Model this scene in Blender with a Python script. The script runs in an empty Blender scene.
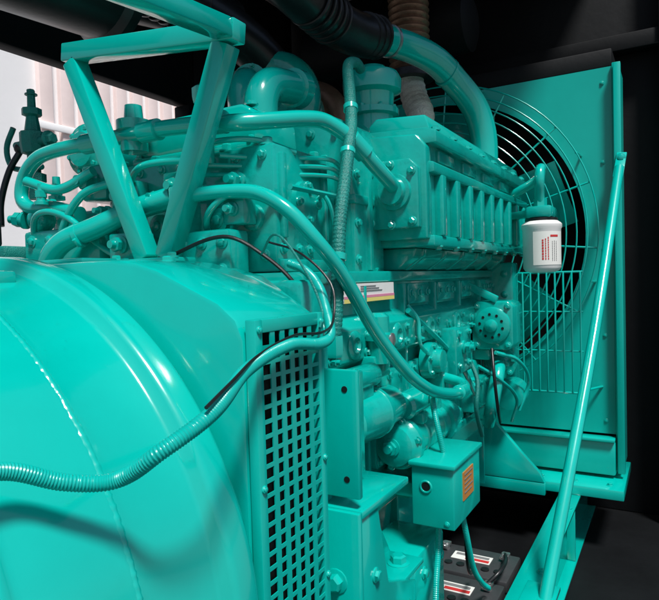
import bpy, bmesh, math, random
from mathutils import Vector, Matrix, Quaternion
random.seed(4)
ZO=1.25
V=Vector
scene=bpy.context.scene
col=scene.collection
# ---------------------------------------------------------------- materials
def mat(name,base,rough=.35,metal=0.0,var=.12,scale=6.0,bump=.03,bscale=60,coat=0.0,dirt=None,spec=.5):
    m=bpy.data.materials.new(name); m.use_nodes=True
    nt=m.node_tree; n=nt.nodes; l=nt.links
    b=n['Principled BSDF']
    b.inputs['Metallic'].default_value=metal
    b.inputs['Specular IOR Level'].default_value=spec
    b.inputs['Coat Weight'].default_value=coat
    b.inputs['Coat Roughness'].default_value=.07
    tc=n.new('ShaderNodeTexCoord')
    nz=n.new('ShaderNodeTexNoise'); nz.inputs['Scale'].default_value=scale; nz.inputs['Detail'].default_value=8; nz.inputs['Roughness'].default_value=.65
    l.new(tc.outputs['Object'],nz.inputs['Vector'])
    cr=n.new('ShaderNodeValToRGB')
    cr.color_ramp.elements[0].position=.3; cr.color_ramp.elements[1].position=.72
    lo=tuple(c*(1-var) for c in base); hi=tuple(min(1,c*(1+var)) for c in base)
    cr.color_ramp.elements[0].color=(*lo,1); cr.color_ramp.elements[1].color=(*hi,1)
    l.new(nz.outputs['Fac'],cr.inputs['Fac'])
    out=cr.outputs['Color']
    if dirt:
        n2=n.new('ShaderNodeTexNoise'); n2.inputs['Scale'].default_value=9; n2.inputs['Detail'].default_value=10; n2.inputs['Roughness'].default_value=.75
        l.new(tc.outputs['Object'],n2.inputs['Vector'])
        r2=n.new('ShaderNodeValToRGB'); r2.color_ramp.elements[0].position=.56; r2.color_ramp.elements[1].position=.74
        r2.color_ramp.elements[0].color=(0,0,0,1); r2.color_ramp.elements[1].color=(.55,.55,.55,1)
        l.new(n2.outputs['Fac'],r2.inputs['Fac'])
        mx=n.new('ShaderNodeMix'); mx.data_type='RGBA'
        l.new(r2.outputs['Color'],mx.inputs['Factor']); l.new(out,mx.inputs['A']); mx.inputs['B'].default_value=(*dirt,1)
        out=mx.outputs['Result']
    l.new(out,b.inputs['Base Color'])
    mr=n.new('ShaderNodeMapRange'); mr.inputs['To Min'].default_value=max(.03,rough-.08); mr.inputs['To Max'].default_value=rough+.12
    l.new(nz.outputs['Fac'],mr.inputs['Value']); l.new(mr.outputs['Result'],b.inputs['Roughness'])
    if bump:
        nb=n.new('ShaderNodeTexNoise'); nb.inputs['Scale'].default_value=bscale; nb.inputs['Detail'].default_value=3
        l.new(tc.outputs['Object'],nb.inputs['Vector'])
        bp=n.new('ShaderNodeBump'); bp.inputs['Strength'].default_value=bump; bp.inputs['Distance'].default_value=.02
        l.new(nb.outputs['Fac'],bp.inputs['Height']); l.new(bp.outputs['Normal'],b.inputs['Normal'])
    return m
TEAL=mat('teal_gloss_paint',(.0002,.455,.385),.16,0,.07,3,.03,14,.7)
CAST=mat('teal_cast_paint',(.0002,.385,.325),.20,0,.14,7,.05,60,.7,dirt=(.0005,.10,.088))
PANEL=mat('teal_panel_paint',(.0002,.44,.37),.30,0,.08,2,.02,30,.25)
HOSET=mat('teal_conduit_plastic',(.0002,.40,.345),.28,0,.1,10,.03,60)
DTEAL=mat('dark_teal_braid',(.002,.20,.17),.45,0,.2,40,.3,300)
BLACK=mat('black_rubber_hole_shade',(.010,.011,.012),.32,0,.2,10,.03,60)  # rubber, and also the painted dark of open holes
BLKP=mat('black_wall_paint',(.005,.006,.007),.6,0,.3,3,.06,20,spec=.2)
DARKM=mat('dark_steel',(.05,.05,.052),.4,.8,.3,12,.1,60)
STEEL=mat('zinc_steel',(.55,.56,.56),.3,.9,.15,20,.05,80)
RUST=mat('heat_stained_steel',(.24,.15,.10),.45,.7,.35,12,.1,60)
WHITE=mat('white_enamel',(.82,.82,.80),.3,0,.03,5,.02,40)
CREAM=mat('cream_label',(.76,.76,.72),.4,0,.03,5,0)
WRAP=mat('white_heat_wrap',(.70,.66,.60),.8,0,.15,30,.4,120)
RED=mat('red_ink',(.55,.03,.03),.5,0,.05,5,0)
YEL=mat('yellow_ink',(.80,.68,.20),.5,0,.05,5,0)
MAG=mat('magenta_ink',(.72,.25,.38),.5,0,.05,5,0)
ORG=mat('orange_label',(.50,.20,.04),.5,0,.08,5,0)
GREY=mat('grey_ink',(.2,.2,.2),.5,0,.05,5,0)
BATT=mat('battery_case',(.04,.042,.045),.4,0,.2,10,.05,60)
CONC=mat('concrete_floor',(.16,.155,.15),.8,0,.2,4,.2,40)
WALLW=mat('white_cladding',(.94,.93,.93),.7,0,.02,2,.05,20)
PINK=mat('weathered_slat_paint',(.88,.73,.70),.7,0,.06,3,.05,20)
CORE_SHADE=mat('radiator_core_vent_shade',(.005,.007,.007),.7,0,.3,10,.1,200,spec=.2)  # radiator core, and also the painted shade behind the vent slots

# ---------------------------------------------------------------- mesh builder
class B:
    def __init__(s):
        s.bm=bmesh.new(); s.mats=[]
    def mi(s,m):
        if m not in s.mats: s.mats.append(m)
        return s.mats.index(m)
    def add(s,t,m):
        i=s.mi(m)
        for f in t.faces: f.material_index=i
        me=bpy.data.meshes.new('t'); t.to_mesh(me); t.free()
        s.bm.from_mesh(me); bpy.data.meshes.remove(me)
    def bevel(s,t,off,ang=.6,seg=2):
        t.normal_update()
        ed=[e for e in t.edges if len(e.link_faces)==2 and e.calc_face_angle(0)>ang]
        if ed and off>0: bmesh.ops.bevel(t,geom=ed,offset=off,segments=seg,profile=.5,affect='EDGES',clamp_overlap=True)
    def box(s,lo,hi,m,bev=.006,rot=None,piv=None):
        t=bmesh.new(); lo=V(lo);hi=V(hi)
        bmesh.ops.create_cube(t,size=1,matrix=Matrix.Translation((lo+hi)/2)@Matrix.Diagonal((*(hi-lo),1)))
        s.bevel(t,bev)
        if rot:
            p=V(piv) if piv else (lo+hi)/2
            bmesh.ops.transform(t,verts=t.verts,matrix=Matrix.Translation(p)@rot.to_4x4()@Matrix.Translation(-p))
        s.add(t,m)
    def beam(s,p1,p2,w,h,m,bev=.004,up=(0,0,1)):
        p1=V(p1);p2=V(p2);d=(p2-p1);L=d.length;d.normalize()
        x=d.cross(V(up)).normalized(); y=x.cross(d)
        M=Matrix((x,y,d)).transposed().to_4x4(); M.translation=(p1+p2)/2
        t=bmesh.new(); bmesh.ops.create_cube(t,size=1,matrix=Matrix.Diagonal((w,h,L,1))); s.bevel(t,bev)
        bmesh.ops.transform(t,verts=t.verts,matrix=M); s.add(t,m)
    def lathe(s,p,ax,prof,m,seg=40,cap=True):
        p=V(p);ax=V(ax).normalized()
        x=ax.orthogonal().normalized(); y=ax.cross(x)
        t=bmesh.new(); rings=[]
        for (a,r) in prof:
            r=max(r,.0004)
            rings.append([t.verts.new(p+ax*a+(x*math.cos(k*2*math.pi/seg)+y*math.sin(k*2*math.pi/seg))*r) for k in range(seg)])
        for i in range(len(rings)-1):
            for k in range(seg):
                t.faces.new((rings[i][k],rings[i][(k+1)%seg],rings[i+1][(k+1)%seg],rings[i+1][k]))
        if cap:
            t.faces.new(rings[0][::-1]); t.faces.new(rings[-1])
        bmesh.ops.recalc_face_normals(t,faces=t.faces)
        s.add(t,m)
    def cyl(s,p1,p2,r,m,seg=28,bev=.004):
        p1=V(p1);p2=V(p2);L=(p2-p1).length;b=min(bev,r*.4,L*.3)
        s.lathe(p1,p2-p1,[(0,r-b),(b*.3,r-b*.3),(b,r),(L-b,r),(L-b*.3,r-b*.3),(L,r-b)],m,seg)
    def path(s,pts,step=.012):
        P=[V(p) for p in pts]; P=[P[0]*2-P[1]]+P+[P[-1]*2-P[-2]]
        out=[]
        for i in range(1,len(P)-2):
            n=max(2,int((P[i+1]-P[i]).length/step))
            for k in range(n):
                u=k/n;a,b,c,d=P[i-1],P[i],P[i+1],P[i+2]
                L=(c-b).length
                t1=(c-a).normalized()*L; t2=(d-b).normalized()*L
                h1=2*u**3-3*u**2+1;h2=u**3-2*u**2+u;h3=-2*u**3+3*u**2;h4=u**3-u**2
                out.append(b*h1+t1*h2+c*h3+t2*h4)
        out.append(P[-2]); return out
    def tube(s,pts,r,m,seg=16,step=.012,corr=None,smooth=True):
        if corr: step=corr[0]/4
        Q=s.path(pts,step) if smooth else [V(p) for p in pts]
        t=bmesh.new(); rings=[]; nrm=None; dist=0
        for i,q in enumerate(Q):
            d=(Q[min(i+1,len(Q)-1)]-Q[max(i-1,0)]).normalized()
            if nrm is None: nrm=d.orthogonal().normalized()
            nrm=(nrm-d*nrm.dot(d)).normalized(); bn=d.cross(nrm)
            if i: dist+=(q-Q[i-1]).length
            rr=r
            if corr: rr=r*(1+corr[1]*math.sin(dist/corr[0]*2*math.pi))
            rings.append([t.verts.new(q+(nrm*math.cos(k*2*math.pi/seg)+bn*math.sin(k*2*math.pi/seg))*rr) for k in range(seg)])
        for i in range(len(rings)-1):
            for k in range(seg):
                t.faces.new((rings[i][k],rings[i][(k+1)%seg],rings[i+1][(k+1)%seg],rings[i+1][k]))
        t.faces.new(rings[0][::-1]); t.faces.new(rings[-1])
        bmesh.ops.recalc_face_normals(t,faces=t.faces)
        s.add(t,m)
    def ring(s,c,ax,R,r,m,seg=64,sg=8,a0=0,a1=360):
        ax=V(ax).normalized();x=ax.orthogonal().normalized();y=ax.cross(x)
        n=max(4,int(seg*(a1-a0)/360))
        pts=[V(c)+(x*math.cos(math.radians(a0+(a1-a0)*k/n))+y*math.sin(math.radians(a0+(a1-a0)*k/n)))*R for k in range(n+1)]
        s.tube(pts,r,m,seg=sg,smooth=False)
    def prism(s,poly,ax,lo,hi,m,bev=.005,ang=.3):
        def mk(a,b,d):
            return {'x':V((d,a,b)),'y':V((a,d,b)),'z':V((a,b,d))}[ax]
        t=bmesh.new()
        A=[t.verts.new(mk(a,b,lo)) for a,b in poly]; C=[t.verts.new(mk(a,b,hi)) for a,b in poly]
        n=len(poly)
        t.faces.new(A); t.faces.new(C[::-1])
        for i in range(n): t.faces.new((A[i],C[i],C[(i+1)%n],A[(i+1)%n]))
        bmesh.ops.recalc_face_normals(t,faces=t.faces)
        s.bevel(t,bev,ang); s.add(t,m)
    def bolt(s,p,n,m,r=.011,h=.009):
        p=V(p);n=V(n).normalized()
        s.lathe(p-n*.002,n,[(0,r*1.45),(.004,r*1.45),(.005,r*1.3)],m,14)
        s.lathe(p+n*.002,n,[(0,r),(h*.8,r),(h,r*.75)],m,6)
    def bolts(s,p1,p2,cnt,n,m,r=.011,h=.009):
        p1=V(p1);p2=V(p2)
        for i in range(cnt): s.bolt(p1.lerp(p2,i/max(1,cnt-1)),n,m,r,h)
    def boltc(s,c,n,R,cnt,m,r=.011,ph=0):
        n=V(n).normalized();x=n.orthogonal().normalized();y=n.cross(x)
        for i in range(cnt):
            a=2*math.pi*i/cnt+ph
            s.bolt(V(c)+(x*math.cos(a)+y*math.sin(a))*R,n,m,r)
    def clamp(s,p,d,r,m=None,w=.014):
        p=V(p);d=V(d).normalized()
        s.lathe(p-d*w/2,d,[(0,r),(.001,r+.003),(w-.001,r+.003),(w,r)],m or STEEL,24)
        o=d.orthogonal().normalized()
        s.cyl(p+o*(r+.004)-d.cross(o)*.012,p+o*(r+.004)+d.cross(o)*.012,.006,m or STEEL,10,.001)
    def fit(s,p,n,r,m,L=.04):
        s.lathe(p,n,[(0,r*1.2),(L*.15,r*1.2),(L*.2,r*.8),(L*.35,r*.8)],m,18)
        s.lathe(V(p)+V(n).normalized()*L*.35,n,[(0,r),(L*.3,r),(L*.33,r*.7)],m,6)
        s.lathe(V(p)+V(n).normalized()*L*.68,n,[(0,r*.6),(L*.3,r*.55)],m,12)
    def sph(s,c,r,m,sc=(1,1,1)):
        t=bmesh.new(); bmesh.ops.create_uvsphere(t,u_segments=20,v_segments=12,radius=r,matrix=Matrix.Translation(V(c))@Matrix.Diagonal((*sc,1)))
        s.add(t,m)
    def done(s,name,parent=None,label=None,category=None,group=None,org=None,kind=None):
        for f in s.bm.faces: f.smooth=True
        s.bm.normal_update()
        for e in s.bm.edges:
            if len(e.link_faces)==2 and e.calc_face_angle(0)>math.radians(38): e.smooth=False
        root=parent
        while root is not None and root.parent is not None: root=root.parent
        o0=V(root['org']) if root else V(org or (0,0,0))
        bmesh.ops.translate(s.bm,verts=s.bm.verts,vec=-o0)
        me=bpy.data.meshes.new(name); s.bm.to_mesh(me); s.bm.free()
        for m in s.mats: me.materials.append(m)
        ob=bpy.data.objects.new(name,me); col.objects.link(ob)
        if parent: ob.parent=parent
        else:
            ob.location=o0+V((0,0,ZO)); ob['org']=list(o0)
        if label: ob['label']=label
        if category: ob['category']=category
        if group: ob['group']=group
        if kind: ob['kind']=kind
        return ob
def thing(name,org,label,category,group=None):
    e=bpy.data.objects.new(name,None); col.objects.link(e); e.empty_display_size=.1
    e.location=V(org)+V((0,0,ZO)); e['org']=list(org); e['label']=label; e['category']=category
    if group: e['group']=group
    return e
NX=(-1,0,0);NY=(0,-1,0);UP=(0,0,1)
AY,AZ=1.06,-.5
# ================================================================ SETTING
b=B(); b.box((-30,-30,-1.35),(40,40,-1.27),CONC,0); b.done('ground',kind='structure')
b=B(); b.box((1,6.0,-1.27),(16,6.2,5.5),WALLW,0)
for i in range(40): b.box((4.15+i*.26,5.93,-.5),(4.31+i*.26,5.998,3.6),PINK,.01)
b.box((4.0,5.90,1.72),(15,5.925,1.80),WALLW,.01); b.box((4.0,5.90,.4),(15,5.925,.48),WALLW,.01)
b.done('building_wall',org=(8,6,-1.25),label='pale outdoor building wall with weathered pink slats',category='wall')
encl=thing('generator_enclosure',(3.4,1,-1.25),'black steel canopy walls and roof around the generator','enclosure')
b=B(); b.box((3.42,-1.2,-1.25),(3.47,2.3,1.75),BLKP,.004)
for y in(-.6,.02,2.0): b.box((3.30,y-.04,-1.25),(3.417,y+.04,1.7),BLKP,.006)
b.box((3.32,-1.2,1.08),(3.415,2.2,1.16),BLKP,.006)
b.done('end_wall',encl)
b=B(); b.box((2.45,2.2,-1.25),(3.41,2.25,1.75),BLKP,.004); b.box((-.5,2.2,.93),(2.445,2.28,1.75),BLKP,.01); b.box((2.36,2.17,-1.25),(2.443,2.27,.925),BLKP,.01)
b.done('side_wall',encl)
b=B(); b.box((.9,.25,1.76),(3.5,2.3,1.80),BLKP,.004)
for x in(1.3,2.0,2.7): b.box((x,.25,1.66),(x+.06,2.25,1.755),BLKP,.005)
b.done('roof_panel',encl)
b=B(); b.box((-1.2,-1.2,-1.266),(3.5,2.3,-1.252),BLKP,.002); b.done('floor_panel',encl)

# ================================================================ SKID
skid=thing('base_skid',(1.5,1.06,-1.25),'teal welded steel skid frame under the generator','skid')
b=B()
b.box((-.5,.375,-1.01),(3.4,.465,-1.0),TEAL,.002); b.box((-.5,.415,-1.24),(3.4,.425,-1.012),TEAL,.002); b.box((-.5,.375,-1.249),(3.4,.465,-1.24),TEAL,.002)
for x in [0.3,.9,1.5,2.1,2.7]: b.box((x,.380,-1.238),(x+.01,.414,-1.013),TEAL,.001)
for x in [1.75,2.05,2.35,2.65]: b.bolt((x,.395,-1.0),UP,TEAL,.012)
b.done('long_rail',skid)
b=B(); b.box((-.5,1.62,-1.24),(3.4,1.75,-1.0),TEAL,.006); b.done('long_rail',skid)
b=B(); b.box((2.84,.20,-1.00),(3.3,1.95,-.955),TEAL,.004)
b.bolts((2.9,.26,-.955),(2.9,.55,-.955),3,UP,TEAL,.010)
b.done('cross_member',skid)
b=B(); b.prism([(.86,-.953),(.52,-.953),(.54,-.91),(.86,-.56),(.99,-.56),(.99,-.953)],'x',2.80,2.83,TEAL); b.box((2.83,.56,-.953),(2.95,.95,-.94),TEAL,.003)
b.box((2.80,.52,-1.01),(2.83,.99,-.955),TEAL,.003)
b.done('gusset_plate',skid)

# ================================================================ ALTERNATOR
alt=thing('alternator',(.4,AY,-1.0),'large round glossy teal generator alternator with slotted vent','alternator')
b=B()
b.lathe((0,AY,AZ),(1,0,0),[(-.6,.528),(.316,.529),(.322,.530),(.328,.5325),(.334,.533),(.340,.531),(.346,.5295),(.352,.531),(.462,.533),(.470,.5345),(.478,.5350),(.486,.5340),(.494,.533),(.596,.534),(.603,.538),(.609,.550),(.614,.555),(.621,.557),(.650,.557),(.657,.555),(.661,.55),(.666,.53),(.674,.50),(.70,.50)],TEAL,192)
b.lathe((.43,.94,.018),(0.0,-.22,1),[(0,.016),(.008,.016),(.010,.010),(.020,.010),(.022,.007)],TEAL,6)
b.box((.538,.90,.005),(.575,.96,.028),TEAL,.005)
# low uneven weld bead along the seam
t=bmesh.new(); n=260; prev=None
for k in range(n+1):
    a=math.radians(80+k*125/n); w_=.0042+random.uniform(-.0006,.0006); h_=.5364+.0006*math.sin(k*2.1)+random.uniform(-.0002,.0002)
    x_=.478+random.uniform(-.0005,.0005)
    cur=[t.verts.new((x_+dx,AY+math.cos(a)*r,AZ+math.sin(a)*r)) for dx,r in((-w_*1.3,.5335),(-w_*.6,h_-.0004),(0,h_),(w_*.6,h_-.0004),(w_*1.3,.5335))]
    if prev:
        for j in range(4): t.faces.new((prev[j],prev[j+1],cur[j+1],cur[j]))
    prev=cur
bmesh.ops.recalc_face_normals(t,faces=t.faces); b.add(t,TEAL)
b.done('drum_housing',alt)
b=B()
poly=[(.535,-1.0),(.535,-.085),(.548,-.055),(.58,-.030),(.70,.022),(.75,.036),(.80,.042),(1.32,.042),(1.42,.03),(1.56,-.05),(1.585,-.1),(1.585,-1.0)]
b.prism(poly,'x',.676,.875,TEAL,.008,.9)
poly2=[(.575,-1.0),(.575,-.11),(.60,-.07),(.72,.01),(.79,.028),(1.33,.028),(1.41,.015),(1.52,-.07),(1.55,-.12),(1.55,-1.0)]
b.prism(poly2,'x',.876,.988,TEAL,.006,.9)
b.bolts((.84,.84,.042),(.84,1.3,.042),5,UP,TEAL,.010)
b.box((.72,.93,.042),(.80,1.12,.052),TEAL,.003)
b.done('drive_end_adapter',alt)
b=B()
x0,x1,z0,z1=.697,.852,-.90,-.075
b.box((x0-.018,.515,z0-.02),(x0,.533,z1+.02),PANEL,.002); b.box((x1,.515,z0-.02),(x1+.016,.533,z1+.02),PANEL,.002)
b.box((x0,.5152,z1),(x1,.5328,z1+.02),PANEL,.002); b.box((x0,.5152,z0-.02),(x1,.5328,z0),PANEL,.002)
nc=6; nr=38
for i in range(1,nc): 
    x=x0+(x1-x0)*i/nc; b.box((x-.0058,.5165,z0),(x+.0058,.5185,z1),PANEL,0)
for j in range(1,nr):
    z=z0+(z1-z0)*j/nr; b.box((x0,.5167,z-.0032),(x1,.5183,z+.0032),PANEL,0)
b.box((x0,.530,z0),(x1,.5335,z1),CORE_SHADE,0)  # dark sheet puts the shade behind the slots into colour
for z in(-.070,-.3,-.5,-.7): 
    b.bolt((x0-.009,.515,z),NY,PANEL,.004,.003); b.bolt((x1+.008,.515,z),NY,PANEL,.004,.003)
b.done('vent_grille',alt,label='teal slotted vent grille with dark openings')

# ================================================================ LIFTING FRAME
lf=thing('support_bracket',(1.03,1.06,.04),'teal V shaped square tube bracket on top of the alternator','bracket')
b=B()
b.beam((1.03,1.092,.06),(1.03,1.325,.572),.045,.045,TEAL,.004,(1,0,0))
b.done('bracket_leg',lf)
b=B(); b.beam((1.032,1.028,.06),(1.032,.835,.512),.048,.045,TEAL,.004,(1,0,0)); b.done('bracket_leg',lf)
b=B(); b.beam((1.03,1.35,.597),(1.03,.795,.53),.045,.045,TEAL,.004); b.done('cross_bar',lf)
b=B(); b.beam((1.006,.818,.5325),(.3,.762,.440),.045,.040,TEAL,.004)
b.done('support_beam',lf)
b=B(); b.box((.975,.96,.044),(1.085,1.17,.060),TEAL,.004); b.bolt((.99,.975,.060),UP,TEAL); b.bolt((.99,1.155,.060),UP,TEAL); b.done('base_plate',lf)

# ================================================================ ENGINE
eng=thing('diesel_engine',(1.9,AY,-1.0),'teal painted six cylinder diesel engine bolted to the alternator','engine')
b=B()
Y0=.725
b.box((1.13,Y0,-.66),(2.75,1.36,.0),CAST,.012)
b.box((1.12,Y0-.012,-.012),(2.76,1.38,.018),CAST,.004)
b.box((1.12,Y0-.03,-.575),(2.76,1.39,-.545),CAST,.004)
b.bolts((1.17,Y0-.02,-.545),(2.72,Y0-.02,-.545),18,UP,CAST,.009)
b.prism([(Y0+.01,-.235),(Y0-.035,-.205),(Y0-.040,-.125),(Y0+.01,-.085)],'x',1.15,2.72,CAST,.004)
for i in range(6):
    xc=1.275+i*.265
    b.prism([(xc-.09,-.52),(xc+.09,-.52),(xc+.10,-.50),(xc+.10,-.29),(xc+.085,-.26),(xc-.085,-.26),(xc-.10,-.29),(xc-.10,-.50)],'y',Y0-.022,Y0+.01,CAST,.004)
    for dx,dz in((-.08,-.28),(.08,-.28),(-.08,-.50),(.08,-.50),(0,-.275),(0,-.505)): b.bolt((xc+dx,Y0-.022,dz),NY,CAST,.010)
    b.lathe((xc,Y0-.02,-.39),NY,[(0,.055),(.012,.052),(.02,.035),(.022,.0)],CAST,28)
    b.box((xc+.122,Y0-.024,-.54),(xc+.138,Y0+.01,-.02),CAST,.003)
    b.lathe((xc+.03,Y0-.036,-.165),NY,[(0,.036),(.006,.036),(.010,.030),(.011,.020),(.004,.016)],CAST,24)
    b.bolt((xc-.055,Y0-.038,-.165),NY,CAST,.013); b.bolt((xc+.10,Y0-.038,-.145),NY,CAST,.009); b.bolt((xc+.10,Y0-.038,-.19),NY,CAST,.009)
    b.fit((xc-.09,Y0-.036,-.19),NY,.010,CAST,.03)
    if i>1:
        b.prism([(xc-.085,-.085),(xc+.085,-.085),(xc+.09,-.07),(xc+.09,-.03),(xc+.08,-.02),(xc-.08,-.02),(xc-.09,-.03),(xc-.09,-.07)],'y',Y0-.014,Y0+.01,CAST,.003)
        b.bolt((xc-.07,Y0-.014,-.05),NY,CAST,.009); b.bolt((xc+.07,Y0-.014,-.05),NY,CAST,.009); b.bolt((xc,Y0-.014,-.05),NY,CAST,.009)
b.done('engine_block',eng)
b=B()
b.prism([(.80,-.98),(.76,-.62),(.73,-.578),(1.36,-.578),(1.32,-.62),(1.28,-.98)],'x',1.14,2.74,TEAL,.012)
for i in range(7): b.box((1.2+i*.24,.75,-.94),(1.215+i*.24,.83,-.60),TEAL,.004)
b.cyl((1.9,.82,-.85),(1.9,.74,-.85),.03,TEAL,20); b.bolt((1.9,.74,-.85),NY,TEAL,.018,.014)
b.done('oil_pan',eng)
b=B()
b.lathe((0,AY,AZ),(1,0,0),[(.99,.40),(.992,.47),(1.0,.475),(1.025,.475),(1.03,.46),(1.09,.43),(1.128,.42)],CAST,96)
b.boltc((.99,AY,AZ),NX,.455,20,CAST,.013,.1)
b.box((1.03,.66,-.3),(1.125,1.46,.0),CAST,.015)
b.box((1.06,1.3,.0),(1.125,1.62,.16),CAST,.010); b.box((1.05,.86,.0),(1.125,1.02,.12),CAST,.010)
for y in(.88,.94,1.0): b.bolt((1.05,y,.09),NX,CAST,.011); b.bolt((1.05,y,.03),NX,CAST,.009)
for y in(1.34,1.42,1.5,1.58): b.bolt((1.06,y,.13),NX,CAST,.012); b.bolt((1.06,y,.04),NX,CAST,.012)
b.done('flywheel_housing',eng)
b=B()
b.box((.945,.495,-.40),(.960,.645,-.165),TEAL,.003)
for z in(-.20,-.365):
    b.lathe((.9452,.52,z),NX,[(0,.006),(.0012,.006)],BLACK,18); b.bolt((.945,.615,z),NX,TEAL,.009,.008)  # flat black discs paint the shade inside the flange holes
b.box((.962,.56,-.40),(1.10,.575,-.19),CAST,.003)
b.box((.962,.60,-.42),(1.128,.70,-.20),CAST,.008)
b.bolt((1.03,.56,-.25),NY,CAST,.011); b.bolt((1.03,.56,-.35),NY,CAST,.011)
b.box((1.02,.60,-.62),(1.128,.72,-.421),CAST,.008)
b.bolts((1.06,.60,-.46),(1.06,.60,-.58),3,NY,CAST,.012)
b.done('housing_flange',eng)
b=B()
b.box((.945,.49,-.435),(1.16,.66,-.420),TEAL,.003)
b.box((.93,.49,-1.0),(.944,.685,-.420),TEAL,.003)
b.bolt((.93,.62,-.47),NX,TEAL,.014,.013); b.bolt((.93,.54,-.55),NX,TEAL,.016,.015); b.bolt((.93,.64,-.58),NX,TEAL,.014,.013)
for z in(-.50,-.60): b.lathe((.9302,.585,z),NX,[(0,.006),(.0012,.006)],BLACK,16)  # foot holes are flat discs with their inner shade painted black
b.prism([(.945,-.436),(1.15,-.436),(1.30,-.66),(1.30,-.98),(.945,-.98)],'y',.60,.612,TEAL,.003)
b.prism([(.945,-.436),(1.02,-.436),(1.06,-.60),(1.20,-.66),(1.20,-.98),(.945,-.98)],'y',.495,.507,TEAL,.003)
b.bolt((1.02,.60,-.52),NY,TEAL,.012); b.bolt((1.14,.60,-.56),NY,TEAL,.012)
b.bolt((1.0,.495,-.56),NY,TEAL,.010)
b.box((1.061,.508,-.66),(1.28,.599,-.648),TEAL,.003); b.bolt((1.13,.55,-.648),UP,TEAL,.018,.018); b.bolt((1.23,.55,-.648),UP,TEAL,.018,.018)
b.box((1.301,.58,-.99),(1.62,.735,-.72),TEAL,.01)
b.bolts((1.34,.58,-.78),(1.58,.58,-.78),3,NY,TEAL,.012)
b.done('mounting_foot',eng)
# heads
hz=.32
for i in range(6):
    xa=1.145+i*.268; xb=xa+.25
    b=B()
    b.box((xa,.80,.02),(xb,1.34,hz),CAST,.008)
    b.box((xa+.01,.785,.02),(xb-.01,.80,.05),CAST,.004)
    for dx in(.03,.10,.15,.22): b.bolt((xa+dx,.80,.075),NY,CAST,.010)
    b.lathe((xa+.125,.80,.19),NY,[(0,.055),(.012,.053),(.016,.04)],CAST,28)
    b.boltc((xa+.125,.785,.19),NY,.042,4,CAST,.008,.8)
    b.box((xa+.02,.788,.10),(xa+.04,.805,.30),CAST,.004); b.box((xb-.04,.788,.10),(xb-.02,.805,.30),CAST,.004)
    for y in(.83,.95,1.19,1.31):
        b.bolt((xa+.02,y,hz),UP,CAST,.014,.016); b.bolt((xb-.02,y,hz),UP,CAST,.014,.016)
    if i==0:
        for y in(.86,.96,1.06,1.16,1.28): b.lathe((xa,y,.15),NX,[(0,.032),(.012,.030),(.014,.022)],CAST,20); b.bolt((xa-.013,y,.15),NX,CAST,.013)
        b.bolts((xa,.83,.06),(xa,1.31,.06),6,NX,CAST,.010); b.bolts((xa,.83,.295),(xa,1.31,.295),7,NX,CAST,.009)
        b.box((xa-.03,1.02,.20),(xa,1.12,.28),CAST,.006); b.box((xa-.04,1.2,.19),(xa,1.30,.27),CAST,.006)
        b.fit((xa-.03,1.07,.24),NX,.02,CAST); b.fit((xa-.04,1.25,.23),NX,.022,CAST); b.fit((xa,.90,.24),NX,.018,CAST,.05)
    hd=b.done('cylinder_head',eng)
    b=B()
    b.box((xa+.02,.86,hz+.001),(xb-.02,1.28,hz+.02),TEAL,.004)
    b.prism([(.87,hz+.02),(.875,hz+.09),(.91,hz+.115),(1.23,hz+.115),(1.265,hz+.09),(1.27,hz+.02)],'x',xa+.03,xb-.03,TEAL,.012)
    for y in(.90,1.07,1.24):
        b.bolt((xa+.06,y,hz+.115),UP,TEAL,.011)
    b.bolts((xa+.026,.88,hz+.02),(xa+.026,1.26,hz+.02),3,UP,TEAL,.008)
    b.done('rocker_cover',hd)
b=B()
b.prism([(.742,.0),(.742,.36),(.77,.425),(.82,.45),(1.0,.45),(1.0,.0)],'x',1.43,1.62,CAST,.010)
b.box((1.425,.735,.20),(1.625,.80,.225),CAST,.004)
b.box((1.505,.732,.02),(1.53,.78,.37),CAST,.004)
for z in(.05,.15,.28,.38): b.bolt((1.45,.742 if z<.37 else .75,z),NY,CAST,.010)
for y in(.79,.87,.95): b.bolt((1.43,y,.40),NX,CAST,.010); b.bolt((1.43,y,.05),NX,CAST,.010)
b.lathe((1.43,.87,.24),NX,[(0,.06),(.01,.058),(.014,.045),(.03,.04),(.032,.03)],CAST,28)
b.done('intake_housing',eng)
# aftercooler
b=B()
b.prism([(.60,.10),(.60,.385),(.78,.40),(.78,.10)],'x',1.62,2.80,CAST,.006)
b.prism([(.58,.085),(.58,.115),(.79,.115),(.79,.085)],'x',1.60,2.815,CAST,.004)
b.prism([(.578,.290),(.578,.318),(.60,.324),(.60,.286)],'x',1.60,2.815,CAST,.004)
b.prism([(.570,.370),(.570,.405),(.60,.415),(.80,.425),(.80,.370)],'x',1.60,2.815,CAST,.004)
b.prism([(.600,.41),(.615,.462),(.77,.472),(.795,.45),(.795,.41)],'x',1.64,2.77,TEAL,.006)
nf=9
for i in range(nf):
    x=1.68+i*(1.07/(nf-1)); b.prism([(.602,.1155),(.574,.1155),(.574,.289),(.602,.289)],'x',x-.017,x+.017,CAST,.004)
for i in range(5): b.box((1.68+i*.235,.59,.328),(1.82+i*.235,.604,.362),CAST,.004)
for i in range(8): b.bolt((1.64+i*.155,.586,.412),UP,TEAL,.011); b.bolt((1.66+i*.155,.59,.085),(0,0,-1),TEAL,.009)
for i in range(4): b.box((1.74+i*.26,.65,.468),(1.86+i*.26,.755,.480),TEAL,.004)
b.prism([(.592,.105),(.592,.36),(.62,.395),(.78,.405),(.78,.105)],'x',1.575,1.621,CAST,.005)
b.prism([(.605,.135),(.605,.30),(.63,.325),(.745,.325),(.765,.30),(.765,.135)],'x',1.545,1.576,CAST,.005)
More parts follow.
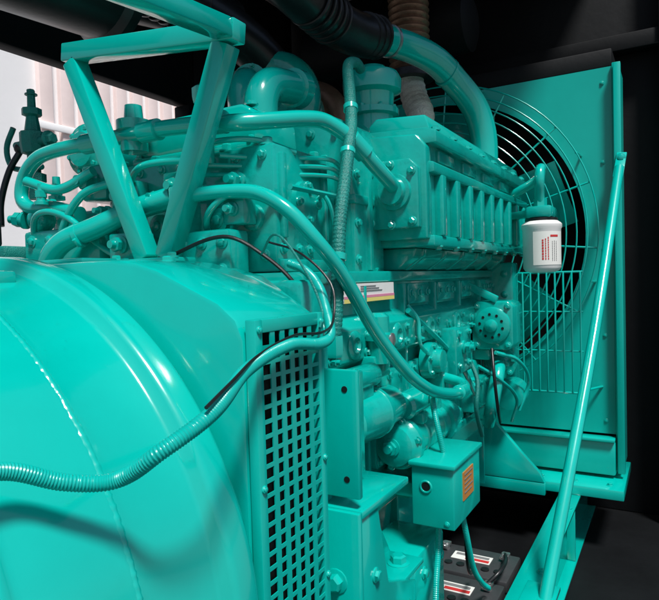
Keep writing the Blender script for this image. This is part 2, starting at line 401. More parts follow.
b.lathe((1.546,.675,.235),NX,[(0,.052),(.012,.050),(.014,.04),(.03,.036)],CAST,32)
for y,z in((.622,.152),(.622,.29),(.748,.152),(.748,.29),(.685,.145),(.685,.312)): b.bolt((1.545,y,z),NX,CAST,.009)
b.done('aftercooler',eng,label='finned rectangular teal aftercooler casting with bolted lid')
b=B()
b.prism([(.655,.084),(.665,.055),(.72,.02),(.80,.02),(.80,.084)],'x',1.65,2.74,CAST,.006)
for i in range(6): b.prism([(.650,.083),(.655,.06),(.71,.0195),(.73,.0195),(.73,.083)],'x',1.70+i*.19,1.73+i*.19,CAST,.004)
b.done('intake_manifold',eng)
b=B()
b.lathe((2.0,.95,.36),UP,[(0,.085),(.12,.08),(.13,.10),(.15,.10),(.155,.078),(.22,.075),(.225,.095),(.245,.095),(.25,.075),(.30,.08),(.31,.105),(.35,.108),(.375,.095),(.385,.06),(.40,.05),(.41,.02)],TEAL,40)
b.boltc((2.0,.95,.51),UP,.09,8,TEAL,.008); b.boltc((2.0,.95,.605),UP,.085,8,TEAL,.007)
b.cyl((2.0,.95,.46),(1.80,.92,.45),.05,CAST); b.lathe((1.80,.92,.45),NX,[(0,.065),(.02,.065),(.022,.04),(.05,.035)],CAST,24)
b.done('thermostat_housing',eng)
b=B()
b.tube([(1.38,1.0,.40),(1.38,1.0,.46),(1.385,1.0,.51),(1.42,1.0,.555),(1.48,.995,.57),(1.58,.99,.58)],.048,TEAL,28)
b.lathe((1.38,1.0,.42),UP,[(0,.065),(.02,.065),(.022,.055)],TEAL,28); b.lathe((1.53,.992,.576),(1,0,.1),[(0,.050),(.003,.058),(.04,.058),(.044,.05)],TEAL,28)
b.boltc((1.38,1.0,.44),UP,.058,6,TEAL,.007)
b.done('coolant_elbow',eng)
b=B()
b.ring((1.85,1.28,.66),(1,.2,0),.12,.062,CAST,40,18)
b.lathe((1.78,1.266,.66),(1,.2,0),[(-.06,.055),(-.05,.065),(0,.066),(.01,.09),(.03,.10),(.1,.13),(.12,.13),(.14,.09),(.25,.08),(.27,.12),(.30,.12)],CAST,36)
b.boltc((1.80,1.27,.66),(-1,-.2,0),.085,8,CAST,.008)
b.tube([(1.74,1.26,.66),(1.66,1.24,.66),(1.60,1.22,.64),(1.57,1.2,.56),(1.57,1.18,.44)],.055,CAST,24)
b.lathe((1.64,1.235,.66),(1,.2,0),[(0,.07),(.025,.07)],CAST,28); b.boltc((1.64,1.235,.66),(-1,-.2,0),.062,6,CAST,.006)
b.ring((2.20,1.34,.66),(1,.2,0),.12,.06,RUST,40,16)
b.done('turbocharger',eng)
b=B()
b.tube([(1.2,1.50,.40),(1.8,1.50,.40),(2.6,1.50,.42)],.07,CAST,20)
for i in range(6): b.tube([(1.26+i*.268,1.33,.18),(1.27+i*.268,1.42,.22),(1.28+i*.268,1.5,.38)],.042,CAST,16)
for i in range(6): b.lathe((1.26+i*.268,1.34,.18),(0,1,0),[(0,.06),(.02,.06)],CAST,16)
b.lathe((1.2,1.5,.40),NX,[(0,.075),(.015,.075),(.02,.06),(.03,.05)],CAST,24); b.boltc((1.185,1.5,.40),NX,.062,6,CAST,.008)
b.box((1.16,1.37,.0),(1.9,1.62,.22),CAST,.012)
for y in (1.41,1.49,1.57):
    for z in(.05,.17): b.bolt((1.16,y,z),NX,CAST,.012)
b.lathe((1.16,1.49,.11),NX,[(0,.07),(.03,.066),(.04,.04),(.07,.035)],CAST,24)
b.box((1.14,1.36,.24),(1.24,1.46,.34),CAST,.008); b.fit((1.14,1.41,.29),NX,.024,CAST,.06); b.fit((1.16,1.60,.26),UP,.02,CAST,.07)
b.done('exhaust_manifold',eng)
b=B()
b.lathe((1.12,1.22,.345),UP,[(0,.035),(.05,.035),(.055,.045),(.08,.045),(.085,.025),(.12,.022)],CAST,20)
b.tube([(1.1,1.50,.02),(1.06,1.45,.14),(1.06,1.36,.24),(1.09,1.26,.27)],.011,TEAL,10)
b.tube([(1.08,1.60,.12),(1.05,1.54,.20),(1.05,1.42,.19),(1.07,1.30,.10),(1.08,1.22,.06)],.009,TEAL,10)
b.tube([(1.12,1.25,.24),(1.08,1.17,.29),(1.09,1.08,.30),(1.13,.96,.29)],.009,TEAL,10)
b.tube([(1.05,1.58,.30),(1.08,1.48,.27),(1.10,1.36,.31)],.014,TEAL,10)
b.box((1.04,1.14,.06),(1.10,1.24,.13),CAST,.006); b.fit((1.04,1.19,.10),NX,.018,CAST); b.fit((1.06,1.53,.23),UP,.016,CAST,.06)
b.sph((1.12,1.62,.20),.04,CAST); b.fit((1.10,1.66,.20),(-.3,1,.1),.022,CAST,.06)
b.tube([(1.13,.98,.10),(1.06,.93,.15),(1.06,.88,.19),(1.10,.82,.21),(1.16,.79,.17)],.008,TEAL,10)
b.tube([(1.13,1.02,.33),(1.10,.94,.33),(1.14,.85,.33),(1.24,.80,.31)],.007,TEAL,10)
b.box((1.08,.84,.13),(1.13,.90,.20),CAST,.006); b.fit((1.08,.87,.165),NX,.014,CAST,.03)
for y,z in((1.13,.22),(1.33,.20),(1.38,.12),(.98,.22),(1.56,.24)): b.fit((1.12,y,z),NX,.013,CAST,.05)
b.tube([(1.0,1.0,.06),(1.03,.86,.10),(1.06,.78,.06),(1.08,.70,-.02),(1.1,.66,-.15)],.0045,BLACK,8)
b.done('pipe_fitting',eng)
b=B()
b.tube([(2.02,.985,.895),(2.15,.97,.915),(2.30,.925,.925),(2.44,.865,.90),(2.55,.82,.84),(2.63,.76,.74),(2.66,.73,.62),(2.66,.725,.46)],.058,TEAL,32)
b.lathe((2.66,.725,.465),UP,[(0,.072),(.018,.072),(.02,.06)],TEAL,32)
b.clamp((2.19,.96,.92),(1,-.2,.08),.059)
b.clamp((2.51,.838,.865),(1,-.45,-.45),.059,TEAL)
b.done('charge_air_pipe',eng)
b=B()
b.tube([(1.05,1.05,1.08),(1.35,1.03,.97),(1.60,1.01,.895),(1.82,1.0,.872),(1.95,.995,.88),(2.10,.975,.905)],.076,BLACK,32)
for k in(0,.035,.07): b.clamp((2.02+k,.985-k*.15,.894+k*.17),(1,-.13,.17),.077,BLACK if k==.035 else DARKM,.012)
for k in range(5): b.ring((1.66+k*.035,1.0,.885-k*.003),(1,0,-.1),.077,.006,BLACK,40,8)
b.done('rubber_hose',eng,label='thick black rubber air hose with clamps')
b=B()
b.tube([(2.62,1.05,.93),(2.62,1.05,1.15),(2.62,1.05,1.6)],.088,RUST,32,corr=(.03,.08)); b.lathe((2.62,1.05,.90),UP,[(0,.11),(.03,.11),(.032,.09)],DARKM,32)
b.done('exhaust_bellows',eng,label='ribbed heat stained metal exhaust bellows')
b=B()
b.tube([(2.62,1.05,.90),(2.6,1.02,.80),(2.56,.98,.72),(2.52,.97,.60)],.060,WRAP,24,corr=(.035,.03)); b.done('wrapped_pipe',eng,label='white heat wrapped exhaust pipe')
b=B()
b.tube([(1.1,1.42,.20),(1.1,1.53,.225),(1.1,1.64,.235),(1.1,1.68,.27),(1.1,1.65,.34),(1.1,1.57,.38),(1.10,1.33,.385),(1.10,1.12,.385),(1.10,1.0,.378),(1.10,.88,.365),(1.16,.815,.373),(1.24,.775,.388),(1.30,.755,.393),(1.345,.728,.372),(1.385,.702,.337),(1.44,.68,.293),(1.49,.668,.262),(1.54,.67,.242)],.020,TEAL,20)
for y in(1.36,1.14): b.lathe((1.10,y,.385),(0,1,0),[(-.03,.021),(-.028,.027),(.028,.027),(.03,.021)],TEAL,20)
b.lathe((1.385,.702,.337),(.5,-.25,-.45),[(-.03,.021),(-.028,.026),(.028,.026),(.03,.021)],TEAL,20)
b.cyl((1.105,.965,.28),(1.105,.965,.46),.020,TEAL); b.lathe((1.105,.965,.425),UP,[(0,.025),(.015,.028),(.035,.028),(.04,.02)],TEAL,8)
b.lathe((1.10,.93,.372),(0,-1,-.05),[(-.03,.027),(.03,.027)],TEAL,20)
b.done('coolant_pipe',eng)
b=B()
b.tube([(1.04,.97,.20),(1.06,.88,.203),(1.08,.80,.195),(1.09,.73,.155),(1.12,.68,.09),(1.18,.65,.015),(1.30,.625,-.13),(1.41,.59,-.245),(1.49,.572,-.295),(1.57,.563,-.322),(1.68,.555,-.342),(1.78,.56,-.345),(1.84,.59,-.34),(1.87,.66,-.33)],.0165,TEAL,20)
b.lathe((1.04,.99,.20),(0,-1,0),[(0,.024),(.03,.024),(.035,.018)],TEAL,6); b.lathe((1.70,.5545,-.343),(1,0,-.05),[(0,.016),(.003,.021),(.05,.021),(.054,.016)],TEAL,20)
b.box((1.05,.98,.10),(1.10,1.04,.23),CAST,.006); b.box((1.84,.65,-.38),(1.90,.74,-.28),CAST,.006)
b.done('return_pipe',eng,label='long smooth teal pipe sweeping down across the engine')
b=B(); b.tube([(1.03,1.46,.0),(1.01,1.44,.06),(1.01,1.38,.115),(1.04,1.28,.15),(1.08,1.18,.19),(1.11,1.08,.215)],.028,TEAL,20); b.clamp((1.025,1.33,.132),(.3,-.9,.35),.029,TEAL); b.done('water_pipe',eng)
b=B()
b.tube([(1.75,.87,.67),(1.68,.85,.665),(1.56,.815,.615),(1.46,.76,.50),(1.375,.715,.39),(1.29,.69,.25),(1.235,.68,.12),(1.21,.675,0),(1.19,.675,-.12),(1.19,.69,-.18)],.0155,DTEAL,16,corr=(.010,.04))
for p,d in(((1.42,.738,.455),(-.4,-.2,-1)),((1.33,.703,.32),(-.5,-.2,-1)),((1.222,.678,.06),(-.2,0,-1))): b.lathe(p,d,[(0,.017),(.002,.020),(.016,.020),(.018,.017)],TEAL,12)
b.lathe((1.19,.68,-.13),(0,0,-1),[(0,.022),(.04,.022),(.05,.018)],TEAL,6)
b.done('braided_hose',eng,label='dark teal braided hose with crimped fittings')
b=B()
for k in range(3):
    b.tube([(1.10,1.0-.04*k,.26+.018*k),(1.2,.84,.255+.02*k),(1.35,.775-.005*k,.265+.02*k),(1.43,.765,.255+.012*k)],.006,TEAL,8)
b.tube([(1.16,.765,.215),(1.8,.765,.215),(2.68,.765,.215)],.007,TEAL,8)
for i in range(6):
    xa=1.145+i*.268
    b.tube([(xa+.17,.80,.19),(xa+.17,.765,.21),(xa+.20,.755,.12),(xa+.19,.755,.04),(xa+.14,.74,.02)],.006,TEAL,8)
    b.lathe((xa+.17,.80,.19),NY,[(0,.014),(.02,.014)],TEAL,6)
b.done('fuel_line',eng)
b=B(); b.tube([(1.66,.69,-.10),(1.9,.675,-.22),(2.1,.67,-.33),(2.2,.65,-.45)],.009,TEAL,8); b.tube([(1.68,.70,-.085),(1.70,.675,-.13),(1.70,.67,-.2),(1.76,.67,-.24),(1.82,.68,-.25)],.006,TEAL,8)
b.done('oil_line',eng)
b=B()
b.lathe((1.20,.67,-.34),(1,0,0),[(0,.05),(.01,.060),(.14,.062),(.145,.066),(.16,.066),(.165,.055),(.26,.052),(.27,.035)],CAST,36)
b.lathe((1.22,.66,-.24),(1,0,0),[(0,.026),(.005,.030),(.12,.030),(.13,.024)],CAST,28)
b.boltc((1.20,.67,-.34),NX,.040,4,CAST,.007)
b.box((1.23,.64,-.33),(1.32,.74,-.24),CAST,.01)
b.done('starter_motor',eng)
b=B()
b.lathe((1.44,.655,-.45),(1,-.02,0),[(0,.035),(.01,.055),(.03,.06),(.04,.07),(.06,.07),(.062,.058),(.12,.058),(.122,.062),(.135,.062),(.137,.058),(.30,.058),(.302,.07),(.325,.07),(.33,.05),(.42,.048),(.43,.03)],CAST,32)
b.boltc((1.475,.655,-.45),NX,.064,6,CAST,.008); b.fit((1.44,.655,-.45),NX,.02,CAST,.03)
b.lathe((1.48,.64,-.35),(1,0,0),[(0,.03),(.01,.038),(.14,.038),(.15,.03)],TEAL,28)
b.lathe((1.55,.68,-.58),(1,0,0),[(0,.04),(.01,.05),(.35,.05),(.36,.03)],CAST,28)
b.box((1.53,.60,-.405),(1.57,.72,-.375),CAST,.004); b.box((1.68,.62,-.44),(1.74,.72,-.36),CAST,.004)
b.clamp((1.62,.653,-.45),(1,0,0),.058,TEAL,.02); b.clamp((1.70,.651,-.45),(1,0,0),.058,TEAL,.02)
b.done('oil_cooler',eng)
b=B()
b.lathe((1.40,.665,-.09),(0,0,-1),[(0,.016),(.01,.028),(.05,.030),(.055,.040),(.07,.040),(.075,.030),(.13,.028)],CAST,24)
b.lathe((1.40,.64,-.16),NY,[(0,.018),(.015,.018),(.018,.010)],STEEL,18)
b.box((1.36,.66,-.26),(1.46,.73,-.20),CAST,.006)
b.done('fuel_pump',eng)
b=B()
b.lathe((1.82,.70,-.27),NY,[(0,.06),(.03,.058),(.035,.04),(.06,.035),(.062,.02)],CAST,28); b.boltc((1.82,.67,-.27),NY,.048,6,CAST,.007)
b.box((1.82,.68,-.29),(2.0,.72,-.25),CAST,.006)
b.box((1.95,.64,-.34),(2.12,.72,-.18),CAST,.006); b.bolts((1.98,.64,-.20),(2.09,.64,-.20),2,NY,CAST,.009); b.bolts((1.98,.64,-.31),(2.09,.64,-.31),2,NY,CAST,.009); b.fit((2.03,.64,-.25),NY,.02,CAST)
b.done('governor_housing',eng)
b=B()
c=V((2.33,.62,-.20))
b.prism([(.54,-.275),(.54,-.125),(.56,-.105),(.68,-.105),(.70,-.125),(.70,-.275),(.68,-.295),(.56,-.295)],'x',2.335,2.50,CAST,.006)
b.lathe(c,(1,0,0),[(-.012,.040),(-.01,.060),(-.004,.070),(.01,.074)],CAST,40)
for k in range(10):
    a=k*math.pi/5+.2; b.lathe(c+V((-.0125,math.cos(a)*.045,math.sin(a)*.045)),NX,[(0,.0055),(.0008,.0055)],BLACK,12)  # black discs paint the shade inside the rear cover openings
b.lathe(c+V((-.012,0,0)),NX,[(0,.026),(.012,.024),(.016,.016),(.02,.0)],CAST,24)
for y,z in((.56,-.125),(.68,-.125),(.56,-.275),(.68,-.275)): b.bolt((2.335,y,z),NX,CAST,.009)
b.lathe(c+V((.17,0,0)),(1,0,0),[(0,.03),(.03,.03),(.03,.055),(.06,.055)],CAST,28)
b.box((2.36,.64,-.34),(2.46,.77,-.296),CAST,.006); b.beam((2.34,.60,-.10),(2.34,.76,-.02),.02,.03,TEAL)
b.done('charging_alternator',eng)
b=B()
b.box((2.70,.62,-.60),(2.80,1.5,.05),CAST,.012)
b.bolts((2.70,.66,-.55),(2.70,.66,.0),7,NX,CAST,.011)
b.lathe((2.80,1.06,.20),(1,0,0),[(0,.12),(.06,.12),(.062,.16),(.10,.16),(.102,.08),(.15,.08)],CAST,36)
b.lathe((2.80,.85,-.2),(1,0,0),[(0,.08),(.04,.08),(.042,.10),(.08,.10)],CAST,36)
b.lathe((2.52,.62,-.36),NX,[(0,.05),(.05,.05),(.055,.065),(.08,.065),(.082,.04),(.1,.03)],CAST,28); b.boltc((2.44,.62,-.36),NX,.054,6,CAST,.008)
b.tube([(2.42,.62,-.36),(2.34,.60,-.37),(2.30,.60,-.42),(2.30,.62,-.52),(2.40,.66,-.60)],.026,TEAL,16)
b.lathe((2.6,.60,-.50),NX,[(0,.06),(.12,.06),(.125,.03)],CAST,28)
b.box((2.2,.66,-.52),(2.5,.78,-.40),CAST,.008); b.bolts((2.22,.66,-.42),(2.46,.66,-.42),4,NY,CAST,.009)
b.tube([(2.15,.66,-.30),(2.12,.62,-.38),(2.10,.62,-.48),(2.2,.63,-.60)],.008,DTEAL,12)
b.tube([(2.25,.60,-.28),(2.2,.58,-.38),(2.24,.58,-.50),(2.35,.60,-.58)],.006,BLACK,12)
b.tube([(2.3,.60,-.30),(2.4,.54,-.34),(2.5,.52,-.44),(2.5,.56,-.56)],.008,TEAL,12)
b.tube([(2.2,.64,-.34),(2.28,.58,-.40),(2.42,.55,-.50),(2.46,.58,-.6)],.007,TEAL,12)
b.done('gear_case',eng)
b=B()
sy=.7035
b.box((1.29,sy,-.062),(1.59,.713,-.014),WHITE,0.0)
b.box((1.29,sy-.0015,-.062),(1.59,sy-.0003,-.052),YEL,0); b.box((1.29,sy-.0015,-.0515),(1.59,sy-.0003,-.045),MAG,0)
for k in range(3): b.box((1.38,sy-.0015,-.022-k*.006),(1.47+.02*k,sy-.0003,-.020-k*.006),GREY,0)
b.done('warning_sticker',eng,label='white sticker with yellow and magenta band')
# filter
b=B()
fx,fy=2.50,.46
b.box((fx-.06,fy-.05,.215),(fx+.06,fy+.05,.262),CAST,.012); b.beam((fx+.02,fy+.04,.24),(fx+.10,.60,.24),.04,.03,CAST)
b.lathe((fx,fy,.205),UP,[(0,.062),(.01,.062)],BLACK,32)
b.done('filter_head',eng)
b=B()
b.lathe((fx,fy,0),UP,[(0,.03),(.002,.05),(.008,.064),(.02,.072),(.17,.073),(.178,.077),(.19,.077),(.196,.072),(.205,.06)],WHITE,48)
fcan=b.done('coolant_filter',eng,label='white spin-on filter canister with red print')
b=B()
def onface(a,z,w,h,m,R=.0745,n=6):
    t=bmesh.new(); vs=[]
    for i in range(n+1):
        an=a+(i/n-.5)*w/R
        vs.append((t.verts.new((fx+math.cos(an)*R,fy+math.sin(an)*R,z)),t.verts.new((fx+math.cos(an)*R,fy+math.sin(an)*R,z+h))))
    for i in range(n): t.faces.new((vs[i][0],vs[i+1][0],vs[i+1][1],vs[i][1]))
    b.add(t,m)
A=math.radians(215)
onface(A,.03,.13,.13,CREAM,.0736,20)
for r_ in range(3):
    z=.05
    while z<.13:
        h=random.uniform(.004,.009); onface(A-.38+r_*.14,z,.0065 if r_==0 else .004,h,RED,.0745,2); z+=h+.0025
for r_ in range(3):
    z=.045
    while z<.12:
        h=random.uniform(.003,.008); onface(A+.12+r_*.12,z,.0025,h,GREY,.0745,2); z+=h+.002
onface(A+.25,.138,.035,.008,RED)
b.done('filter_print',fcan,label='red printed lines on the canister')
b=B()
b.tube([(fx-.01,fy,.26),(fx-.03,fy,.31),(fx-.05,fy-.005,.36),(fx-.03,fy-.005,.405),(fx+.02,fy,.41),(fx+.05,fy+.02,.38),(fx+.07,.56,.34),(fx+.09,.62,.32)],.019,TEAL,16)
b.lathe((fx-.015,fy,.262),UP,[(0,.025),(.03,.025)],TEAL,6)
b.done('filter_hose',eng)
# ================================================================ CONTROL BOX
cb=thing('junction_box',(1.55,.55,-.66),'square teal sheet metal junction box with orange label','junction box')
b=B(); b.box((1.45,.49,-.65),(1.68,.605,-.487),PANEL,.004); b.box((1.44,.484,-.492),(1.69,.61,-.480),PANEL,.003)
b.lathe((1.4515,.565,-.545),NX,[(0,.014),(.003,.014)],BLACK,20); b.ring((1.449,.565,-.545),(1,0,0),.0145,.003,PANEL,24,6)  # the round hole is a flat disc, its shade painted black
b.bolt((1.45,.51,-.635),NX,PANEL,.005,.004)
bx=b.done('box_body',cb)
b=B(); b.box((1.52,.4875,-.595),(1.61,.4898,-.52),ORG,0)
for k in range(5): b.box((1.53,.4862,-.530-k*.012),(1.60-.01*(k%3),.4872,-.527-k*.012),GREY,0)
b.done('warning_label',bx,label='orange rectangular label with dark text lines')
b=B(); b.box((1.50,.61,-.60),(1.62,.74,-.56),TEAL,.004); b.done('mounting_arm',cb)
b=B()
b.tube([(1.50,.55,-.64),(1.49,.55,-.72),(1.44,.54,-.80),(1.40,.53,-.92),(1.42,.54,-1.1)],.008,HOSET,12,corr=(.005,.06)); b.tube([(1.62,.53,-.64),(1.64,.52,-.74),(1.70,.52,-.86),(1.78,.52,-.94),(1.85,.52,-.99)],.008,HOSET,12,corr=(.005,.06))
b.tube([(1.65,.53,-.64),(1.66,.53,-.75),(1.75,.55,-.90),(1.9,.58,-.96)],.005,BLACK,10)
b.tube([(1.55,.55,-.485),(1.54,.56,-.42),(1.56,.58,-.36),(1.60,.60,-.32)],.008,HOSET,12,corr=(.005,.06))
b.done('cable_conduit',cb)
# ================================================================ CORRUGATED CONDUIT
b=B()
b.tube([(.24,.595,-.162),(.30,.58,-.172),(.353,.578,-.183),(.40,.56,-.206),(.44,.53,-.212),(.455,.475,-.178),(.52,.458,-.148),(.62,.485,-.115),(.74,.497,-.096),(.83,.50,-.104),(.90,.52,-.095),(.955,.56,-.055),(1.0,.60,-.015),(1.045,.66,.02),(1.05,.70,.035)],.0090,HOSET,14,corr=(.0036,.06))
b.done('corrugated_conduit',org=(.5,.5,-.2),label='teal corrugated cable conduit draped over the alternator',category='conduit')
b=B()
b.tube([(.50,.45,-.138),(.56,.462,-.120),(.65,.488,-.100),(.76,.502,-.084),(.85,.505,-.087),(.93,.53,-.07),(.96,.55,-.01),(.97,.62,.05),(1.0,.72,.08)],.0024,BLACK,8)
b.done('electric_cable',org=(.8,.5,-.1),label='thin black cable running beside the teal conduit',category='cable')
b=B()
b.tube([(.84,.505,-.080),(.89,.53,-.05),(.90,.57,.02),(.92,.64,.085),(.98,.72,.055)],.0024,DTEAL,8)
b.done('electric_cable',org=(.9,.6,0),label='thin dark teal cable looping above the vent box',category='cable')
# ================================================================ RADIATOR
rad=thing('radiator',(3.12,1.06,-1.03),'tall teal radiator with round fan opening and wire guard','radiator')
C=(1.06,.18); RR=.70
b=B()
def plate(xa,xb,m):
    t=bmesh.new(); ylo,yhi,zlo,zhi=.245,1.90,-.76,.93
    angs=sorted(set([i*2*math.pi/96 for i in range(96)]+[math.atan2(z-C[1],y-C[0])%(2*math.pi) for y in(ylo,yhi) for z in(zlo,zhi)]))
    Q=[]
    for a in angs:
        ca,sa=math.cos(a),math.sin(a)
        ts=[]
        if ca>1e-6: ts.append((yhi-C[0])/ca)
        if ca<-1e-6: ts.append((ylo-C[0])/ca)
        if sa>1e-6: ts.append((zhi-C[1])/sa)
        if sa<-1e-6: ts.append((zlo-C[1])/sa)
        tt=min(ts); Q.append(((C[0]+ca*RR,C[1]+sa*RR),(C[0]+ca*tt,C[1]+sa*tt)))
    vv=[[t.verts.new((x,*q[j])) for q in Q] for x,j in((xa,0),(xa,1),(xb,1),(xb,0))]
    n=len(Q)
    for k in range(4):
        for i in range(n):
            t.faces.new((vv[k][i],vv[k][(i+1)%n],vv[(k+1)%4][(i+1)%n],vv[(k+1)%4][i]))
    bmesh.ops.recalc_face_normals(t,faces=t.faces); b.add(t,m)
plate(3.05,3.06,PANEL)
b.lathe((3.0,*C),(1,0,0),[(.03,.700),(.03,.712),(.048,.712)],PANEL,96,cap=False); b.lathe((3.0,*C),(1,0,0),[(.03,.700),(.06,.698),(.12,.695)],BLKP,96,cap=False)
for z in(.86,.5,.1,-.3,-.7): b.bolt((3.05,.285,z),NX,PANEL,.007,.005)
b.done('fan_shroud',rad)
b=B()
b.box((3.03,.215,-.93),(3.30,.243,.94),PANEL,.004); b.box((3.0,.205,-.93),(3.03,.235,.93),PANEL,.003)
b.done('side_frame',rad)
b=B(); b.box((3.03,1.905,-.93),(3.30,1.95,.94),PANEL,.005); b.done('side_frame',rad)
b=B(); b.box((2.99,.244,-.94),(3.28,1.90,-.785),PANEL,.008); b.box((2.97,.244,-.782),(3.04,1.90,-.768),PANEL,.003); b.done('bottom_tank',rad)
b=B(); b.box((3.07,.244,.935),(3.30,1.90,1.02),BLKP,.008); b.done('top_tank',rad)
b=B(); b.box((3.24,.244,-.76),(3.29,1.90,.93),CORE_SHADE,0); b.done('cooling_core',rad)
b=B()
b.lathe((2.97,*C),(1,0,0),[(.02,.07),(.03,.10),(.10,.11),(.14,.11),(.15,.06)],TEAL,32); b.boltc((3.0,*C),NX,.08,6,STEEL,.009)
for k in range(6):
    a=k*math.pi/3+math.radians(42); ca,sa=math.cos(a),math.sin(a)
    t=bmesh.new(); n=10; rows=[]
    for i in range(n+1):
        r=.09+(.65-.09)*i/n; w=.07+.085*min(1,i/6); tw=math.radians(-22+8*i/n)
        row=[]
        for j in range(5):
            s_=(j/4-.5)*2*w; cam_=.018*(1-(j/2-1)**2)
            row.append(t.verts.new((3.03-s_*math.sin(tw)*.9-cam_, C[0]+ca*r-sa*s_*math.cos(tw), C[1]+sa*r+ca*s_*math.cos(tw))))
        rows.append(row)
    for i in range(n):
        for j in range(4): t.faces.new((rows[i][j],rows[i+1][j],rows[i+1][j+1],rows[i][j+1]))
    bmesh.ops.solidify(t,geom=t.faces[:],thickness=.006); bmesh.ops.recalc_face_normals(t,faces=t.faces)
    b.add(t,TEAL)
b.done('cooling_fan',rad,label='teal multi-blade fan inside the round shroud')
b=B()
for k in range(12): b.ring((2.925,*C),(1,0,0),.765-k*.045,.0036,TEAL,96,6)
for k in range(16):
    a=k*math.pi/8+.1; b.cyl((2.929,C[0]+math.cos(a)*.27,C[1]+math.sin(a)*.27),(2.929,C[0]+math.cos(a)*.765,C[1]+math.sin(a)*.765),.0045,TEAL,8,.001)
for k in range(8):
    a=k*math.pi/4+.3; b.cyl((2.925,C[0]+math.cos(a)*.765,C[1]+math.sin(a)*.765),(3.05,C[0]+math.cos(a)*.77,C[1]+math.sin(a)*.77),.006,TEAL,8,.001)
b.done('fan_guard',rad,label='concentric teal wire fan guard')
b=B()
for k in range(22): b.cyl((2.89,.37+k*.036,-.55),(2.89,.37+k*.036,.0),.0042,TEAL,8,.001)
for z in(-.55,.0): b.cyl((2.894,.36,z),(2.894,1.13,z),.005,TEAL,8,.001)
for z in(-.36,-.18): b.cyl((2.896,.36,z),(2.896,1.13,z),.0035,TEAL,8,.001)
b.cyl((2.89,.37,-.54),(3.05,.30,-.54),.006,TEAL,8,.001)
b.done('lower_guard',rad,label='teal wire guard with close vertical bars')
b=B()
p1=V((2.985,.205,.50)); p2=V((1.86,.352,-1.0)); d=(p2-p1).normalized()
b.tube([p1+d*.06,p1.lerp(p2,.5)+V((.0,-.01,-.01)),p2],.020,TEAL,20); b.beam(p1-d*.03,p1+d*.12,.042,.014,TEAL,.004,(1,0,0)); b.bolt(p1+V((-.01,0,0)),NX,TEAL,.014)
b.box((1.80,.32,-1.0),(1.95,.42,-.985),TEAL,.003)
b.done('brace_rod',rad)
# ================================================================ BATTERIES
def battery(x,y,lab):
    bt=thing('battery',(x,y,-1.23),lab,'battery','starter batteries')
    T=-1.03
    b=B(); b.box((x-.10,y-.15,-1.23),(x+.10,y+.15,T-.02),BATT,.008); b.box((x-.105,y-.155,T-.04),(x+.105,y+.155,T),BATT,.008)
    for k in range(6): b.lathe((x-.05,y-.11+k*.044,T),UP,[(0,.014),(.005,.014),(.006,.008)],BLACK,16)
    b.done('battery_case',bt)
    for s_ in(-1,1):
        b=B(); b.lathe((x+.055,y+s_*.11,T),UP,[(0,.014),(.025,.012)],STEEL,16); b.box((x+.03,y+s_*.11-.014,T+.008),(x+.08,y+s_*.11+.014,T+.02),STEEL,.003); b.bolt((x+.035,y+s_*.11,T+.02),UP,STEEL,.006); b.done('terminal',bt)
    b=B(); b.box((x-.012,y-.07,T+.001),(x+.045,y+.07,T+.0025),CREAM,0); b.box((x-.005,y-.065,T+.003),(x+.012,y+.02,T+.0036),RED,0); b.box((x+.02,y-.06,T+.003),(x+.036,y+.06,T+.0036),GREY,0); b.done('battery_label',bt)
battery(1.86,.65,'black starter battery with pale and red label inside the skid'); battery(2.09,.65,'black starter battery with pale and red label inside the skid')
b=B(); b.box((1.6,.49,-1.249),(2.25,.95,-1.235),BLKP,.003); b.done('battery_tray',skid)
b=B(); b.tube([(1.915,.54,-1.01),(1.95,.51,-.98),(2.03,.51,-.98),(2.145,.54,-1.01)],.007,BLACK,10)
b.done('battery_cable',org=(1.9,.6,-1),label='black cable linking the two batteries',category='cable')
# ================================================================ LEFT SIDE STUFF
va=thing('drain_valve',(1.2,1.78,.3),'dark teal stacked valve and fittings beside the engine','valve')
b=B()
b.lathe((1.2,1.76,.28),UP,[(0,.022),(.05,.022),(.055,.035),(.08,.035),(.085,.02),(.14,.02),(.145,.036),(.17,.040),(.21,.040),(.215,.025),(.26,.018),(.265,.030),(.285,.030),(.29,.013),(.33,.012)],DTEAL,8)
b.cyl((1.2,1.68,.46),(1.2,1.85,.46),.013,DTEAL); b.bolt((1.2,1.76,.61),UP,DTEAL,.013,.014); b.cyl((1.2,1.72,.38),(1.2,1.82,.38),.010,DTEAL); b.bolt((1.2,1.68,.46),NY,DTEAL,.018,.02)
b.tube([(1.2,1.82,.38),(1.2,1.88,.40),(1.2,1.90,.46),(1.2,1.86,.52)],.009,DTEAL,10)
b.done('valve_body',va)
b=B(); b.tube([(1.2,1.83,.44),(1.18,1.86,.38),(1.16,1.88,.28),(1.15,1.87,.2)],.010,BLACK,10); b.sph((1.2,1.83,.45),.018,BLACK); b.done('handle',va)
sp=thing('fuel_separator',(1.15,1.75,-.3),'dark cylindrical filters and bracket beside the engine','filter')
b=B(); b.box((1.0,1.62,.08),(1.5,1.95,.12),DTEAL,.008); b.lathe((1.1,1.8,-.2),UP,[(0,.05),(.02,.07),(.26,.07),(.27,.05)],DARKM,28); b.lathe((1.3,1.8,-.2),UP,[(0,.05),(.02,.07),(.26,.07),(.27,.05)],DARKM,28)
b.box((.95,1.7,.121),(1.05,1.95,.2),BLACK,.01); b.lathe((1.3,1.75,.12),UP,[(0,.04),(.1,.04),(.11,.05),(.14,.05),(.15,.02)],DTEAL,20)
b.done('separator_body',sp)
b=B()
b.lathe((.6,1.70,1.0),(1,-.15,0),[(0,.16),(.02,.20),(.75,.20),(.77,.22),(.80,.22),(.82,.12),(1.0,.10),(1.3,.10)],BLACK,48)
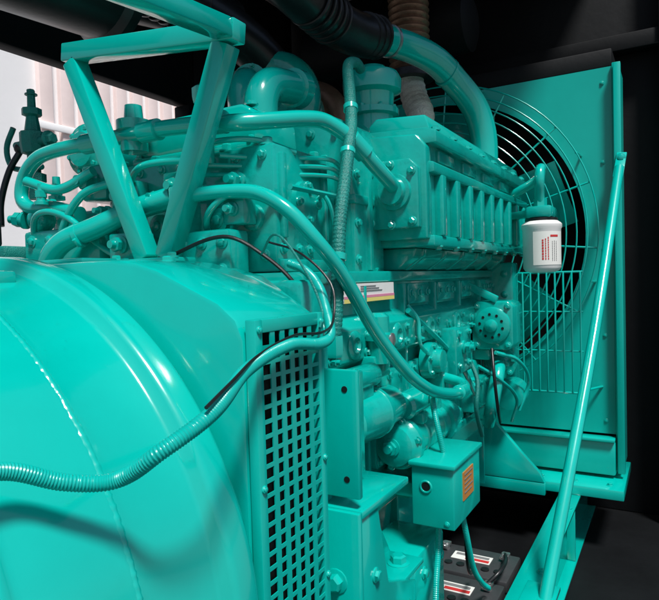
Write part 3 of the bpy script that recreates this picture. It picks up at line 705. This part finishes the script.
b.done('air_cleaner',org=(1.2,1.5,.9),label='black cylindrical air cleaner hanging under the roof',category='air cleaner')
b=B()
b.tube([(1.9,1.30,.78),(1.75,1.33,.86),(1.5,1.38,.92),(1.3,1.45,.95),(1.1,1.60,.98)],.08,BLACK,28)
for k in range(6): b.ring((1.55-k*.03,1.375+k*.01,.91+k*.004),(1,-.2,-.1),.082,.006,BLACK,40,8)
b.done('intake_duct',org=(1.5,1.4,.9),label='black ribbed rubber intake duct near the roof',category='duct')
b=B()
b.lathe((2.9,1.75,1.22),(0,-1,0),[(0,.10),(.02,.14),(.9,.14),(.92,.10)],BLKP,40)
b.done('exhaust_muffler',org=(2.9,1.4,1.2),label='matt black exhaust muffler under the roof',category='muffler')

# ================================================================ CAMERA / LIGHT
yaw,p,ro=math.radians(30),math.radians(-2),math.radians(1.7)
f=V((math.cos(yaw)*math.cos(p),math.sin(yaw)*math.cos(p),math.sin(p)))
r0=V((math.sin(yaw),-math.cos(yaw),0)); u0=r0.cross(f)
R=math.cos(ro)*r0-math.sin(ro)*u0; U=math.cos(ro)*u0+math.sin(ro)*r0
cam=bpy.data.cameras.new('camera'); cam.sensor_width=36; cam.lens=36*600/659; cam.clip_start=.02; cam.clip_end=200
co=bpy.data.objects.new('camera',cam); col.objects.link(co)
M=Matrix((R,U,-f)).transposed().to_4x4(); M.translation=V((0,0,ZO)); co.matrix_world=M
scene.camera=co
w=bpy.data.worlds.new('World'); scene.world=w; w.use_nodes=True
nt=w.node_tree; bg=nt.nodes['Background']
sky=nt.nodes.new('ShaderNodeTexSky'); sky.sky_type='NISHITA'; sky.sun_disc=False
sd=V((-.36,-.40,.95)).normalized()
sky.sun_elevation=math.asin(sd.z); sky.sun_rotation=math.atan2(sd.x,sd.y)
sky.dust_density=2; sky.air_density=1
nt.links.new(sky.outputs['Color'],bg.inputs['Color']); bg.inputs['Strength'].default_value=.075
su=bpy.data.lights.new('sun','SUN'); su.energy=4.3; su.angle=math.radians(10); su.color=(1,.985,.965)
so=bpy.data.objects.new('sun',su); col.objects.link(so); so.rotation_euler=sd.to_track_quat('Z','Y').to_euler()
scene.view_settings.view_transform='Standard'; scene.view_settings.look='None'; scene.view_settings.exposure=0
